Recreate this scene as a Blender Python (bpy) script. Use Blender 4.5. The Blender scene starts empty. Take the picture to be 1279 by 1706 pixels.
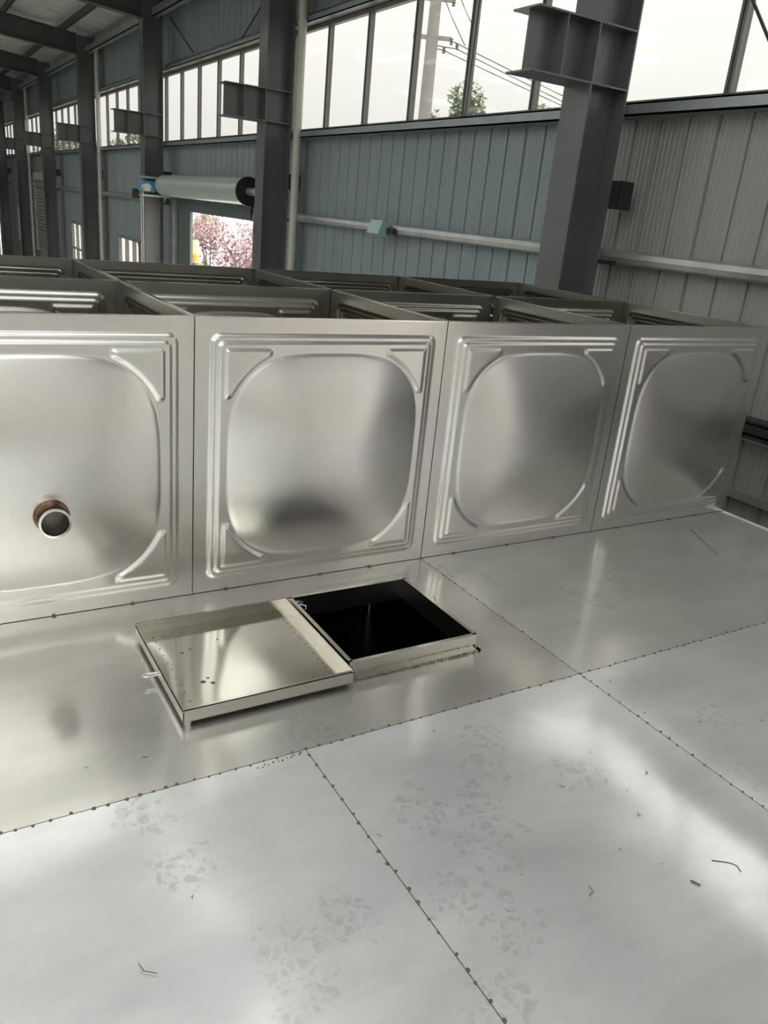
import bpy, bmesh, math, random
from mathutils import Vector, Matrix, noise
random.seed(7)
S = bpy.context.scene
COL = S.collection
PI = math.pi

# ------------------------------------------------------------------ camera
CAM = Vector((-0.82374, -2.56507, 1.36299))
def cam_axes(a=0.5622, b=-0.3559, c=0.0974):
    ca, sa = math.cos(a), math.sin(a)
    f = Vector((sa*math.cos(b), ca*math.cos(b), math.sin(b)))
    r = Vector((ca, -sa, 0)); u = r.cross(f)
    return r*math.cos(c)+u*math.sin(c), -r*math.sin(c)+u*math.cos(c), f
r_, u_, f_ = cam_axes()
cd = bpy.data.cameras.new('camera'); cam = bpy.data.objects.new('camera', cd); COL.objects.link(cam)
cd.sensor_fit = 'HORIZONTAL'; cd.sensor_width = 36; cd.lens = 36*1326.07/1279
cd.clip_end = 500; cd.clip_start = 0.02
cam.matrix_world = Matrix(((r_.x, u_.x, -f_.x, CAM.x), (r_.y, u_.y, -f_.y, CAM.y), (r_.z, u_.z, -f_.z, CAM.z), (0, 0, 0, 1)))
S.camera = cam

# ------------------------------------------------------------------ world: overcast sky, brighter towards the zenith
W = bpy.data.worlds.new('overcast_sky'); S.world = W; W.use_nodes = True
nt = W.node_tree; nt.nodes.clear()
tc = nt.nodes.new('ShaderNodeTexCoord'); sx = nt.nodes.new('ShaderNodeSeparateXYZ')
mr = nt.nodes.new('ShaderNodeMapRange'); mr.inputs['From Min'].default_value = 0; mr.inputs['From Max'].default_value = 1
mr.inputs['To Min'].default_value = 2.7; mr.inputs['To Max'].default_value = 8.1
bg = nt.nodes.new('ShaderNodeBackground'); bg.inputs['Color'].default_value = (1.0, 0.997, 0.975, 1)
wo = nt.nodes.new('ShaderNodeOutputWorld')
nt.links.new(tc.outputs['Generated'], sx.inputs[0]); nt.links.new(sx.outputs['Z'], mr.inputs['Value'])
nt.links.new(mr.outputs[0], bg.inputs['Strength']); nt.links.new(bg.outputs[0], wo.inputs[0])

S.view_settings.view_transform = 'Standard'; S.view_settings.look = 'None'
S.view_settings.gamma = 1; S.view_settings.use_curve_mapping = False
S.view_settings.exposure = 0.12

# ------------------------------------------------------------------ materials
def newmat(name):
    m = bpy.data.materials.new(name); m.use_nodes = True
    nt = m.node_tree
    return m, nt, nt.nodes['Principled BSDF']
def N(nt, t, **kw):
    n = nt.nodes.new(t)
    for k, v in kw.items():
        if k in n.inputs: n.inputs[k].default_value = v
        else: setattr(n, k, v)
    return n
def ramp(nt, src, stops):
    r = nt.nodes.new('ShaderNodeValToRGB'); cr = r.color_ramp
    while len(cr.elements) < len(stops): cr.elements.new(0.5)
    for e, (p, c) in zip(cr.elements, stops):
        e.position = p; e.color = (c, c, c, 1) if isinstance(c, (int, float)) else (*c, 1)
    nt.links.new(src, r.inputs[0]); return r.outputs[0]
def coord(nt, scale=(1, 1, 1), rot=(0, 0, 0), kind='Object'):
    t = nt.nodes.new('ShaderNodeTexCoord'); m = nt.nodes.new('ShaderNodeMapping')
    m.inputs['Scale'].default_value = scale; m.inputs['Rotation'].default_value = rot
    nt.links.new(t.outputs[kind], m.inputs[0]); return m.outputs[0]
def mixc(nt, fac, a, b, mode='MIX'):
    n = nt.nodes.new('ShaderNodeMix'); n.data_type = 'RGBA'; n.blend_type = mode
    for s, v in ((n.inputs[0], fac), (n.inputs[6], a), (n.inputs[7], b)):
        if hasattr(v, 'node'): nt.links.new(v, s)
        elif isinstance(v, (int, float)): s.default_value = v if s == n.inputs[0] else (v, v, v, 1)
        else: s.default_value = (*v, 1)
    return n.outputs[2]
def mathn(nt, op, a, b=0.0, c=None):
    n = nt.nodes.new('ShaderNodeMath'); n.operation = op
    for s, v in zip(n.inputs, (a, b, c if c is not None else 0)):
        if hasattr(v, 'node'): nt.links.new(v, s)
        else: s.default_value = v
    return n.outputs[0]
def bump(nt, p, h, strength, dist=0.001):
    b = nt.nodes.new('ShaderNodeBump'); b.inputs['Strength'].default_value = strength
    b.inputs['Distance'].default_value = dist
    nt.links.new(h, b.inputs['Height']); nt.links.new(b.outputs[0], p.inputs['Normal'])
def noise_n(nt, vec, scale, detail=3, rough=0.5):
    n = nt.nodes.new('ShaderNodeTexNoise'); n.inputs['Scale'].default_value = scale
    n.inputs['Detail'].default_value = detail; n.inputs['Roughness'].default_value = rough
    nt.links.new(vec, n.inputs['Vector']); return n.outputs['Fac']

def paint(name, c, rough=0.5, metal=0.0, var=0.06, scale=4.0):
    m, nt, p = newmat(name)
    n = noise_n(nt, coord(nt), scale, 4)
    col = mixc(nt, ramp(nt, n, [(0.3, 0.0), (0.7, 1.0)]), tuple(x*(1-var) for x in c), tuple(x*(1+var) for x in c))
    nt.links.new(col, p.inputs['Base Color'])
    p.inputs['Roughness'].default_value = rough; p.inputs['Metallic'].default_value = metal
    return m

def steel(name, c=(0.62, 0.605, 0.575), r0=0.24, r1=0.36, grain=(2, 2, 60), tint=None, bstr=0.12):
    """brushed stainless steel; grain runs along the axes with a small scale"""
    m, nt, p = newmat(name)
    p.inputs['Metallic'].default_value = 1.0
    g = noise_n(nt, coord(nt, grain), 3.0, 3)
    cloud = noise_n(nt, coord(nt), 2.3, 4, 0.6)
    col = mixc(nt, ramp(nt, cloud, [(0.3, 0.0), (0.7, 1.0)]), tuple(x*0.93 for x in c), tuple(min(1, x*1.05) for x in c))
    spots = noise_n(nt, coord(nt), 9.0, 5, 0.7)
    col = mixc(nt, ramp(nt, spots, [(0.66, 0.0), (0.78, 0.35)]), col, tuple(x*0.6 for x in c))
    if tint:
        vd = nt.nodes.new('ShaderNodeVectorMath'); vd.operation = 'DISTANCE'
        nt.links.new(coord(nt), vd.inputs[0]); vd.inputs[1].default_value = tint
        r = nt.nodes.new('ShaderNodeValToRGB'); cr = r.color_ramp
        sts = [(0.0, (0.30, 0.20, 0.13)), (0.060, (0.16, 0.10, 0.10)), (0.066, (0.62, 0.30, 0.10)), (0.073, (0.66, 0.50, 0.33)), (0.085, c)]
        while len(cr.elements) < len(sts): cr.elements.new(0.5)
        for e, (q, k) in zip(cr.elements, sts): e.position = q; e.color = (*k, 1)
        wob = mathn(nt, 'ADD', vd.outputs['Value'], mathn(nt, 'MULTIPLY', mathn(nt, 'SUBTRACT', noise_n(nt, coord(nt), 18, 2), 0.5), 0.012))
        nt.links.new(wob, r.inputs[0])
        fac = ramp(nt, wob, [(0.080, 1.0), (0.088, 0.0)])
        col = mixc(nt, fac, col, r.outputs[0])
    nt.links.new(col, p.inputs['Base Color'])
    rr = nt.nodes.new('ShaderNodeMapRange'); rr.inputs['To Min'].default_value = r0; rr.inputs['To Max'].default_value = r1
    nt.links.new(mathn(nt, 'ADD', mathn(nt, 'MULTIPLY', g, 0.5), mathn(nt, 'MULTIPLY', cloud, 0.5)), rr.inputs['Value'])
    nt.links.new(rr.outputs[0], p.inputs['Roughness'])
    bump(nt, p, g, bstr, 0.0006)
    return m

FOOT = [(0.48, -1.13), (0.40, -1.25), (0.31, -1.35), (0.23, -1.49), (0.08, -1.57), (0.15, -1.67), (0.17, -1.30), (-0.29, -1.53),
        (-0.15, -1.51), (0.63, -1.37), (1.23, -1.34), (1.01, -0.16), (1.12, -0.26), (1.48, -0.59), (-0.42, -1.24), (1.12, -1.58),
        (0.04, -0.9), (1.65, -0.42), (1.42, -0.51), (0.30, -1.42), (-0.30, -1.62), (0.02, -1.80), (-0.45, -1.05)]
def deck_steel(name, c, r0, r1, fac, r2):
    m, nt, p = newmat(name)
    p.inputs['Metallic'].default_value = 1.0
    ob = coord(nt)
    g = noise_n(nt, coord(nt, (6, 160, 6)), 3.0, 2, 0.5)
    cloud = noise_n(nt, coord(nt, (1, 2.2, 1)), 1.9, 6, 0.65)
    col = mixc(nt, ramp(nt, cloud, [(0.3, 0.0), (0.7, 1.0)]), tuple(x*0.88 for x in c), tuple(min(1, x*1.06) for x in c))
    # walked-on patches: cellular sole prints inside worn spots
    mask = None
    for (x, y) in FOOT:
        vd = nt.nodes.new('ShaderNodeVectorMath'); vd.operation = 'DISTANCE'
        nt.links.new(ob, vd.inputs[0]); vd.inputs[1].default_value = (x, y, 0)
        mask = vd.outputs['Value'] if mask is None else mathn(nt, 'MINIMUM', mask, vd.outputs['Value'])
    mask = mathn(nt, 'ADD', mask, mathn(nt, 'MULTIPLY', mathn(nt, 'SUBTRACT', noise_n(nt, ob, 14, 3), 0.5), 0.16))
    mask = ramp(nt, mask, [(0.065, 1.0), (0.085, 0.0)])
    vo = nt.nodes.new('ShaderNodeTexVoronoi'); vo.feature = 'DISTANCE_TO_EDGE'; vo.inputs['Scale'].default_value = 26
    dv = nt.nodes.new('ShaderNodeVectorMath'); dv.operation = 'ADD'
    nz = nt.nodes.new('ShaderNodeTexNoise'); nz.inputs['Scale'].default_value = 17
    sc = nt.nodes.new('ShaderNodeVectorMath'); sc.operation = 'SCALE'; sc.inputs['Scale'].default_value = 0.09
    nt.links.new(ob, nz.inputs['Vector']); nt.links.new(nz.outputs['Color'], sc.inputs[0])
    nt.links.new(ob, dv.inputs[0]); nt.links.new(sc.outputs[0], dv.inputs[1]); nt.links.new(dv.outputs[0], vo.inputs['Vector'])
    cells = mathn(nt, 'MULTIPLY', ramp(nt, vo.outputs['Distance'], [(0.03, 0.0), (0.20, 1.0)]), ramp(nt, noise_n(nt, ob, 34, 3, 0.6), [(0.38, 0.0), (0.56, 1.0)]))
    foot = mathn(nt, 'MULTIPLY', mask, cells)
    grime = ramp(nt, noise_n(nt, coord(nt, (1, 1.6, 1)), 5, 4, 0.6), [(0.52, 0.0), (0.75, 1.0)])
    foot = mathn(nt, 'MAXIMUM', foot, mathn(nt, 'MULTIPLY', grime, 0.35))
    col = mixc(nt, mathn(nt, 'MULTIPLY', foot, 0.34), col, (0.36, 0.36, 0.355))
    nt.links.new(col, p.inputs['Base Color'])
    rr = nt.nodes.new('ShaderNodeMapRange'); rr.inputs['To Min'].default_value = r0; rr.inputs['To Max'].default_value = r1
    nt.links.new(mathn(nt, 'ADD', mathn(nt, 'MULTIPLY', g, 0.25), mathn(nt, 'MULTIPLY', cloud, 0.75)), rr.inputs['Value'])
    rough = mathn(nt, 'ADD', rr.outputs[0], mathn(nt, 'MULTIPLY', foot, 0.06))
    nt.links.new(rough, p.inputs['Roughness'])
    # second, broader lobe: handling film scatters light
    p2 = nt.nodes.new('ShaderNodeBsdfPrincipled'); p2.inputs['Metallic'].default_value = 1.0
    nt.links.new(col, p2.inputs['Base Color']); p2.inputs['Roughness'].default_value = r2
    ms = nt.nodes.new('ShaderNodeMixShader'); ms.inputs[0].default_value = fac
    out = nt.nodes['Material Output']
    nt.links.new(p.outputs[0], ms.inputs[1]); nt.links.new(p2.outputs[0], ms.inputs[2]); nt.links.new(ms.outputs[0], out.inputs[0])
    return m

M = {}
M['steel'] = steel('panel_steel', (0.66, 0.64, 0.61))
M['steel_tint'] = steel('panel_steel_heat_tint', (0.66, 0.64, 0.61), tint=(0.526, 0.0, 0.385))
M['steel_shaded'] = steel('panel_steel_shaded', (0.36, 0.35, 0.31), 0.22, 0.36)  # same steel, colour darkened for the dim inside of the tank
M['steel_bright'] = steel('bright_steel', (0.70, 0.68, 0.62), 0.14, 0.24, (3, 50, 3))
M['tray'] = steel('tray_steel', (0.68, 0.66, 0.61), 0.08, 0.16, (3, 40, 3), bstr=0.04)
M['deck'] = deck_steel('deck_steel', (0.76, 0.765, 0.77), 0.10, 0.22, 0.50, 0.60)
M['deck_mid'] = deck_steel('deck_steel_worn', (0.70, 0.69, 0.67), 0.10, 0.24, 0.45, 0.55)
M['deck_shiny'] = deck_steel('deck_steel_shiny', (0.66, 0.64, 0.615), 0.09, 0.22, 0.38, 0.50)
M['weld'] = paint('weld_metal', (0.13, 0.115, 0.09), 0.45, 0.7, 0.4, 60)
M['stud'] = paint('stud_metal', (0.10, 0.10, 0.09), 0.4, 0.6, 0.3, 60)
M['tint'] = paint('heat_tinted_metal', (0.16, 0.09, 0.06), 0.3, 0.9, 0.5, 40)
M['bore'] = paint('bore_metal', (0.16, 0.15, 0.13), 0.35, 0.9, 0.4, 20)
M['dark_void'] = paint('dark_lining', (0.004, 0.005, 0.009), 0.9)
M['tank_dark'] = paint('tank_darkness', (0.001, 0.002, 0.005), 0.25)  # near-black colour standing in for shade below the hatch
M['column'] = paint('column_paint', (0.122, 0.122, 0.126), 0.30, 0.15, 0.10, 1.5)
M['rafter'] = paint('rafter_paint', (0.060, 0.066, 0.062), 0.5, 0.1, 0.10, 1.5)
M['bracket'] = paint('bracket_paint', (0.02, 0.023, 0.025), 0.5)
M['galv'] = paint('galvanised_steel', (0.50, 0.51, 0.50), 0.32, 0.75, 0.12, 5)
M['frame'] = paint('window_aluminium', (0.17, 0.165, 0.15), 0.4, 0.3, 0.08, 5)
M['sill'] = paint('sill_flashing', (0.30, 0.33, 0.34), 0.35, 0.5, 0.08, 5)
M['pvc'] = paint('pvc_pipe', (0.50, 0.49, 0.43), 0.35, 0, 0.04, 3)
M['concrete'] = paint('concrete', (0.30, 0.29, 0.27), 0.8, 0, 0.12, 1.2)
M['paving'] = paint('bleached_paving', (0.62, 0.57, 0.50), 0.9, 0, 0.05, 0.3)
M['curtain'] = paint('roller_curtain', (0.42, 0.50, 0.46), 0.35, 0.35, 0.05, 6)
M['curtain_dark'] = paint('door_panel_grey', (0.10, 0.125, 0.12), 0.5, 0.2, 0.05, 6)
M['blue'] = paint('motor_blue', (0.05, 0.28, 0.48), 0.4)
M['black'] = paint('black_plastic', (0.015, 0.016, 0.017), 0.4)
M['lamp'] = paint('lamp_teal', (0.30, 0.47, 0.43), 0.35)
M['bark'] = paint('bark', (0.10, 0.08, 0.075), 0.9, 0, 0.3, 8)
M['plum'] = paint('plum_leaf', (0.15, 0.08, 0.085), 0.6, 0, 0.5, 2.5)
M['leaf'] = paint('green_leaf', (0.17, 0.22, 0.12), 0.6, 0, 0.5, 2.5)
M['lime'] = paint('lime_leaf', (0.30, 0.46, 0.05), 0.6, 0, 0.4, 2.5)
M['polecon'] = paint('pole_concrete', (0.34, 0.33, 0.31), 0.85, 0, 0.1, 3)
M['wire'] = paint('wire', (0.10, 0.10, 0.10), 0.6)
M['porcelain'] = paint('insulator', (0.22, 0.22, 0.21), 0.3)
M['orange'] = paint('orange_band', (0.85, 0.25, 0.02), 0.5)
M['yellow'] = paint('post_yellow', (0.55, 0.46, 0.20), 0.5)
M['shaving'] = paint('swarf', (0.045, 0.04, 0.035), 0.5, 0.3, 0.4, 60)

def cladding_mat(name, c, c2):
    m, nt, p = newmat(name)
    n = noise_n(nt, coord(nt, (1, 1, 0.35)), 1.3, 4)
    fine = noise_n(nt, coord(nt, (1, 60, 0.6)), 2.0, 2)
    col = mixc(nt, ramp(nt, n, [(0.3, 0.0), (0.7, 1.0)]), c, c2)
    col = mixc(nt, ramp(nt, fine, [(0.4, 0.0), (0.62, 0.25)]), col, tuple(x*0.6 for x in c))
    nt.links.new(col, p.inputs['Base Color'])
    p.inputs['Roughness'].default_value = 0.42; p.inputs['Metallic'].default_value = 0.25
    return m
M['clad'] = cladding_mat('cladding_grey_blue', (0.22, 0.275, 0.29), (0.28, 0.325, 0.33))
M['clad_grey'] = cladding_mat('cladding_grey', (0.27, 0.265, 0.255), (0.33, 0.325, 0.31))

def foil_mat():
    m, nt, p = newmat('roof_foil')
    n = noise_n(nt, coord(nt, (1.2, 5, 1)), 1.6, 5, 0.6)
    n2 = noise_n(nt, coord(nt, (14, 3, 3)), 1.5, 4, 0.6)
    col = mixc(nt, ramp(nt, n, [(0.35, 0.0), (0.65, 1.0)]), (0.60, 0.60, 0.57), (0.88, 0.87, 0.84))
    nt.links.new(col, p.inputs['Base Color'])
    p.inputs['Metallic'].default_value = 0.25; p.inputs['Roughness'].default_value = 0.40
    bump(nt, p, mathn(nt, 'ADD', n, mathn(nt, 'MULTIPLY', n2, 0.3)), 0.5, 0.05)
    return m
M['foil'] = foil_mat()

def glass_mat(name, tint, fac):
    m, nt, p = newmat(name); out = nt.nodes['Material Output']
    t = nt.nodes.new('ShaderNodeBsdfTransparent'); t.inputs[0].default_value = (*tint, 1)
    g = nt.nodes.new('ShaderNodeBsdfGlossy'); g.inputs['Roughness'].default_value = 0.04
    g.inputs['Color'].default_value = (0.9, 0.92, 0.92, 1)
    ms = nt.nodes.new('ShaderNodeMixShader'); ms.inputs[0].default_value = fac
    nt.links.new(t.outputs[0], ms.inputs[1]); nt.links.new(g.outputs[0], ms.inputs[2]); nt.links.new(ms.outputs[0], out.inputs[0])
    return m
M['glass'] = glass_mat('window_glass', (0.515, 0.512, 0.50), 0.03)
M['frp'] = glass_mat('added_skylight', (0.80, 0.82, 0.81), 0.04)

# ------------------------------------------------------------------ mesh helpers
class MB:
    def __init__(s): s.v = []; s.f = []
    def box(s, x0, y0, z0, x1, y1, z1, mat=None):
        b = len(s.v)
        pts = [(x0, y0, z0), (x1, y0, z0), (x1, y1, z0), (x0, y1, z0), (x0, y0, z1), (x1, y0, z1), (x1, y1, z1), (x0, y1, z1)]
        s.v += [tuple(mat @ Vector(q)) for q in pts] if mat else pts
        s.f += [tuple(b+i for i in q) for q in ((0, 3, 2, 1), (4, 5, 6, 7), (0, 1, 5, 4), (1, 2, 6, 5), (2, 3, 7, 6), (3, 0, 4, 7))]
        return s
    def tube(s, pts, r, n=8, cap=True, r_in=None):
        pts = [Vector(p) for p in pts]; rings = []
        for i, p in enumerate(pts):
            d = (pts[min(i+1, len(pts)-1)]-pts[max(i-1, 0)]).normalized()
            a = Vector((0, 0, 1)) if abs(d.z) < 0.9 else Vector((1, 0, 0))
            x = d.cross(a).normalized(); y = d.cross(x)
            rr = r[i] if isinstance(r, (list, tuple)) else r
            rings.append(len(s.v))
            for k in range(n):
                t = 2*PI*k/n; s.v.append(tuple(p+x*math.cos(t)*rr+y*math.sin(t)*rr))
        for a, b in zip(rings, rings[1:]):
            for k in range(n): s.f.append((a+k, a+(k+1) % n, b+(k+1) % n, b+k))
        if cap:
            s.f.append(tuple(rings[0]+k for k in reversed(range(n)))); s.f.append(tuple(rings[-1]+k for k in range(n)))
        return s
    def lathe(s, prof, n=32, M4=None):
        """profile of (radius, height) about local z, then matrix"""
        rings = []
        for (r, h) in prof:
            rings.append(len(s.v))
            for k in range(n):
                t = 2*PI*k/n; p = Vector((r*math.cos(t), r*math.sin(t), h))
                s.v.append(tuple(M4 @ p if M4 else p))
        for a, b in zip(rings, rings[1:]):
            for k in range(n): s.f.append((a+k, a+(k+1) % n, b+(k+1) % n, b+k))
        return s
    def quad(s, a, b, c, d):
        i = len(s.v); s.v += [tuple(a), tuple(b), tuple(c), tuple(d)]; s.f.append((i, i+1, i+2, i+3)); return s
    def mesh(s, name, mat, smooth=False, bevel=0):
        me = bpy.data.meshes.new(name); me.from_pydata(s.v, [], s.f); me.update()
        me.materials.append(M[mat] if isinstance(mat, str) else mat)
        if bevel:
            bm = bmesh.new(); bm.from_mesh(me)
            bmesh.ops.bevel(bm, geom=list(bm.edges), offset=bevel, segments=2, affect='EDGES', profile=0.5)
            bm.to_mesh(me); bm.free()
        if smooth:
            for p in me.polygons: p.use_smooth = True
            me.set_sharp_from_angle(angle=math.radians(40))
        return me
    def obj(s, name, mat, parent=None, smooth=False, bevel=0, loc=None):
        o = bpy.data.objects.new(name, s.mesh(name, mat, smooth, bevel)); COL.objects.link(o)
        if parent: o.parent = parent
        if loc: o.location = loc
        return o
def inst(name, me, parent=None, loc=(0, 0, 0), rz=0, scale=None):
    o = bpy.data.objects.new(name, me); COL.objects.link(o); o.location = loc; o.rotation_euler.z = rz
    if scale: o.scale = scale
    if parent: o.parent = parent
    return o
def tag(o, label=None, cat=None, group=None, kind=None):
    if label: o['label'] = label
    if cat: o['category'] = cat
    if group: o['group'] = group
    if kind: o['kind'] = kind
    return o
def thing(name, label, cat, loc=(0, 0, 0), rz=0, group=None):
    o = bpy.data.objects.new(name, None); COL.objects.link(o); o.location = loc; o.rotation_euler.z = rz
    o.empty_display_size = 0.2
    return tag(o, label, cat, group)
def struct(name, loc=(0, 0, 0)):
    o = bpy.data.objects.new(name, None); COL.objects.link(o); o.location = loc; o['kind'] = 'structure'; return o
def copy_tree(o, parent=None):
    c = o.copy(); COL.objects.link(c)
    if parent: c.parent = parent
    for ch in list(o.children): copy_tree(ch, c)
    return c

GZ = -3.3          # ground level; z = 0 is the top of the lower tank
WX = 4.15          # inner face of the right wall
COLY = [2.34+6*k for k in range(-3, 8)]
Y0, Y1 = -15.6, 45.0
LX = -16.0; RIDGE = -6.0
def roof_z(x):
    return 4.95+0.10*(3.6-x) if x > RIDGE else 4.95+0.10*(3.6-RIDGE)-0.10*(RIDGE-x)

# ------------------------------------------------------------------ floor, outside ground
fl = MB().box(LX, Y0, GZ-0.2, WX+0.1, Y1, GZ).obj('floor', 'concrete'); tag(fl, kind='structure')
g = MB().box(WX+0.12, -80, GZ-0.25, 120, 160, GZ-0.05).obj('ground', 'paving'); tag(g, kind='structure')

# ------------------------------------------------------------------ cladding
def clad_mesh(h, mat, w=1.03):
    """ribbed sheet: room side faces -x, runs along +y, grooves and fine flutes"""
    prof = [(0.0, 0.028), (0.006, 0.0)]
    pitch = (w-0.006)/4
    for k in range(4):
        y = 0.006+k*pitch
        nfl = 5
        for j in range(nfl):
            a = y+0.006+(pitch-0.034)*j/nfl; b = a+(pitch-0.034)/nfl
            prof += [(a, 0.0), (b-0.012, 0.0), (b-0.008, 0.0030), (b-0.004, 0.0030)]
        e = y+pitch
        prof += [(e-0.026, 0.0), (e-0.021, 0.014), (e-0.009, 0.014), (e-0.004, 0.0)]
    prof = sorted(prof); prof.append((w, 0.0))
    m = MB(); n = len(prof)
    for z in (0, h):
        for (y, d) in prof: m.v.append((d, y, z))
    for i in range(n-1): m.f.append((i, i+n, i+n+1, i+1))
    b = len(m.v)
    m.v += [(0.06, 0, 0), (0.06, w, 0), (0.06, w, h), (0.06, 0, h)]; m.f.append((b, b+1, b+2, b+3))
    return m.mesh('cladding_panel', mat)
wr = struct('wall_right')
SILL, HEAD, EAVE = 2.30, 3.55, 5.10
ms = {('lo', 'clad'): clad_mesh(SILL-GZ, 'clad'), ('lo', 'clad_grey'): clad_mesh(SILL-GZ, 'clad_grey'),
      ('up', 'clad'): clad_mesh(EAVE-HEAD, 'clad'), ('up', 'clad_grey'): clad_mesh(EAVE-HEAD, 'clad_grey'),
      ('mid', 'clad'): clad_mesh(SILL-0.32, 'clad'), ('bot', 'clad'): clad_mesh(-1.2-GZ, 'clad'), ('overdoor', 'clad'): clad_mesh(SILL-1.12, 'clad')}
def in_door(y): return 9.9 < y < 13.5
LOWWIN = [(15.95, 18.95), (22.13, 25.13), (35.0, 38.0)]
y = 1.53-1.03*16
while y < Y1-1:
    c = 'clad_grey' if y < 1.6 else 'clad'
    inst('cladding_panel', ms[('up', c)], wr, (WX, y, HEAD))
    mid = y+0.5
    if mid < -4.6: inst('cladding_panel', ms[('bot', 'clad')], wr, (WX, y, GZ))
    elif in_door(mid): inst('cladding_panel', ms[('overdoor', 'clad')], wr, (WX, y, 1.12))
    elif any(a < mid < b for a, b in LOWWIN):
        inst('cladding_panel', ms[('mid', 'clad')], wr, (WX, y, 0.32)); inst('cladding_panel', ms[('bot', 'clad')], wr, (WX, y, GZ))
    else: inst('cladding_panel', ms[('lo', c)], wr, (WX, y, GZ))
    y += 1.03
# sill and head channels, girts (one per bay)
for i, cy in enumerate(COLY[:-1]):
    a, b = cy+0.02, cy+5.98
    m = MB().box(WX-0.16, a, SILL-0.09, WX-0.005, b, SILL-0.075).box(WX-0.16, a, SILL-0.09, WX-0.148, b, SILL+0.0).box(WX-0.16, a, SILL-0.012, WX-0.005, b, SILL)
    m.obj('sill_channel', 'sill', wr)
    m = MB().box(WX-0.13, a, HEAD, WX-0.005, b, HEAD+0.012).box(WX-0.13, a, HEAD, WX-0.118, b, HEAD+0.08).box(WX-0.13, a, HEAD+0.07, WX-0.005, b, HEAD+0.08)
    m.obj('head_channel', 'sill', wr)
    if not (COLY[i] > 7 and COLY[i] < 9):
        MB().tube([(WX-0.10, a, 1.22), (WX-0.10, b, 1.22)], 0.052, 8).obj('girt', 'galv', wr, smooth=False)
    # low channel, pale strip painted in for light through a gap, lower rail
    if i < 4:
        MB().box(WX-0.14, a, 0.20, WX-0.005, b, 0.215).box(WX-0.14, a, 0.20, WX-0.128, b, 0.27).box(WX-0.14, a, 0.285, WX-0.005, b, 0.30).obj('low_channel', 'bracket', wr)
        MB().box(WX-0.03, a, 0.135, WX-0.003, b, 0.150).obj('gap_light_strip', 'pvc', wr)
        MB().box(WX-0.06, a, -0.27, WX-0.005, b, -0.21).obj('lower_rail', 'galv', wr)
# eave gutter channel
for i, cy in enumerate(COLY[:-1]):
    MB().box(WX-0.42, cy+0.1, 4.36, WX-0.40, cy+5.9, 4.50).box(WX-0.42, cy+0.1, 4.36, WX-0.30, cy+5.9, 4.375).obj('eave_strut', 'galv', wr)
    MB().box(WX-0.20, cy+0.1, 4.62, WX-0.02, cy+5.9, 4.74).obj('gutter_box', 'sill', wr)

# ------------------------------------------------------------------ ribbon windows, one per bay
mull = MB().box(-0.03, -0.028, 0, 0.03, -0.008, HEAD-SILL).box(-0.03, 0.008, 0, 0.03, 0.028, HEAD-SILL).box(-0.015, -0.008, 0, 0.015, 0.008, HEAD-SILL).mesh('mullion', 'frame')
pane = MB().box(-0.003, 0, 0, 0.003, 1.03, HEAD-SILL).mesh('pane', 'glass')
allm = [1.53+1.03*k for k in range(-16, 43)]
wn = 0
for i, cy in enumerate(COLY[:-1]):
    wn += 1
    w = struct('window_%d' % wn)
    a, b = cy, cy+6
    MB().box(WX+0.01, a, SILL, WX+0.07, b, SILL+0.045).box(WX+0.01, a, HEAD-0.05, WX+0.07, b, HEAD).obj('window_frame', 'frame', w)
    for y in allm:
        if a <= y < b:
            inst('mullion', mull, w, (WX+0.04, y, SILL)); inst('pane', pane, w, (WX+0.04, y, SILL))
# low windows
for (a, b) in LOWWIN:
    wn += 1
    w = struct('window_%d' % wn)
    a2 = a+0.15
    m = MB().box(WX-0.03, a2, 0.24, WX+0.05, b, 0.32).box(WX-0.03, a2, -1.2, WX+0.05, b, -1.12).box(WX-0.02, a2, -0.5, WX+0.04, b, -0.45)
    m.obj('window_frame', 'sill', w)
    n = 4
    for k in range(n+1):
        y = a2+(b-a2)*k/n
        MB().box(WX-0.03, y-0.03, -1.2, WX+0.05, y+0.03, 0.3).obj('mullion', 'sill', w)
        if k < n: MB().box(WX+0.008, y, -1.2, WX+0.014, y+(b-a2)/n, 0.3).obj('pane', 'glass', w)
wn += 1
w = struct('window_%d' % wn)   # unseen glazing behind the camera, added to brighten the tank panels
for k in range(11):
    y = -15.6+k*1.03
    MB().box(WX-0.02, y-0.03, -1.2, WX+0.05, y+0.03, 2.2).obj('mullion', 'sill', w)
    if k < 10: MB().box(WX+0.008, y+0.03, -1.2, WX+0.014, y+1.0, 2.2).obj('pane', 'glass', w)
# louvre window
wn += 1
lv = struct('window_%d' % wn)
la, lb = 29.3, 31.9
MB().box(WX-0.10, la-0.1, -1.1, WX-0.02, la, 1.5).box(WX-0.10, lb, -1.1, WX-0.02, lb+0.1, 1.5).box(WX-0.10, la-0.1, 1.4, WX-0.02, lb+0.1, 1.65).obj('window_frame', 'pvc', lv)
sl = MB().box(-0.05, 0, -0.01, 0.05, lb-la, 0.01, Matrix.Rotation(math.radians(40), 4, 'Y')).mesh('slat', 'pvc')
for k in range(20): inst('slat', sl, lv, (WX-0.07, la, -1.0+k*0.12))

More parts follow.
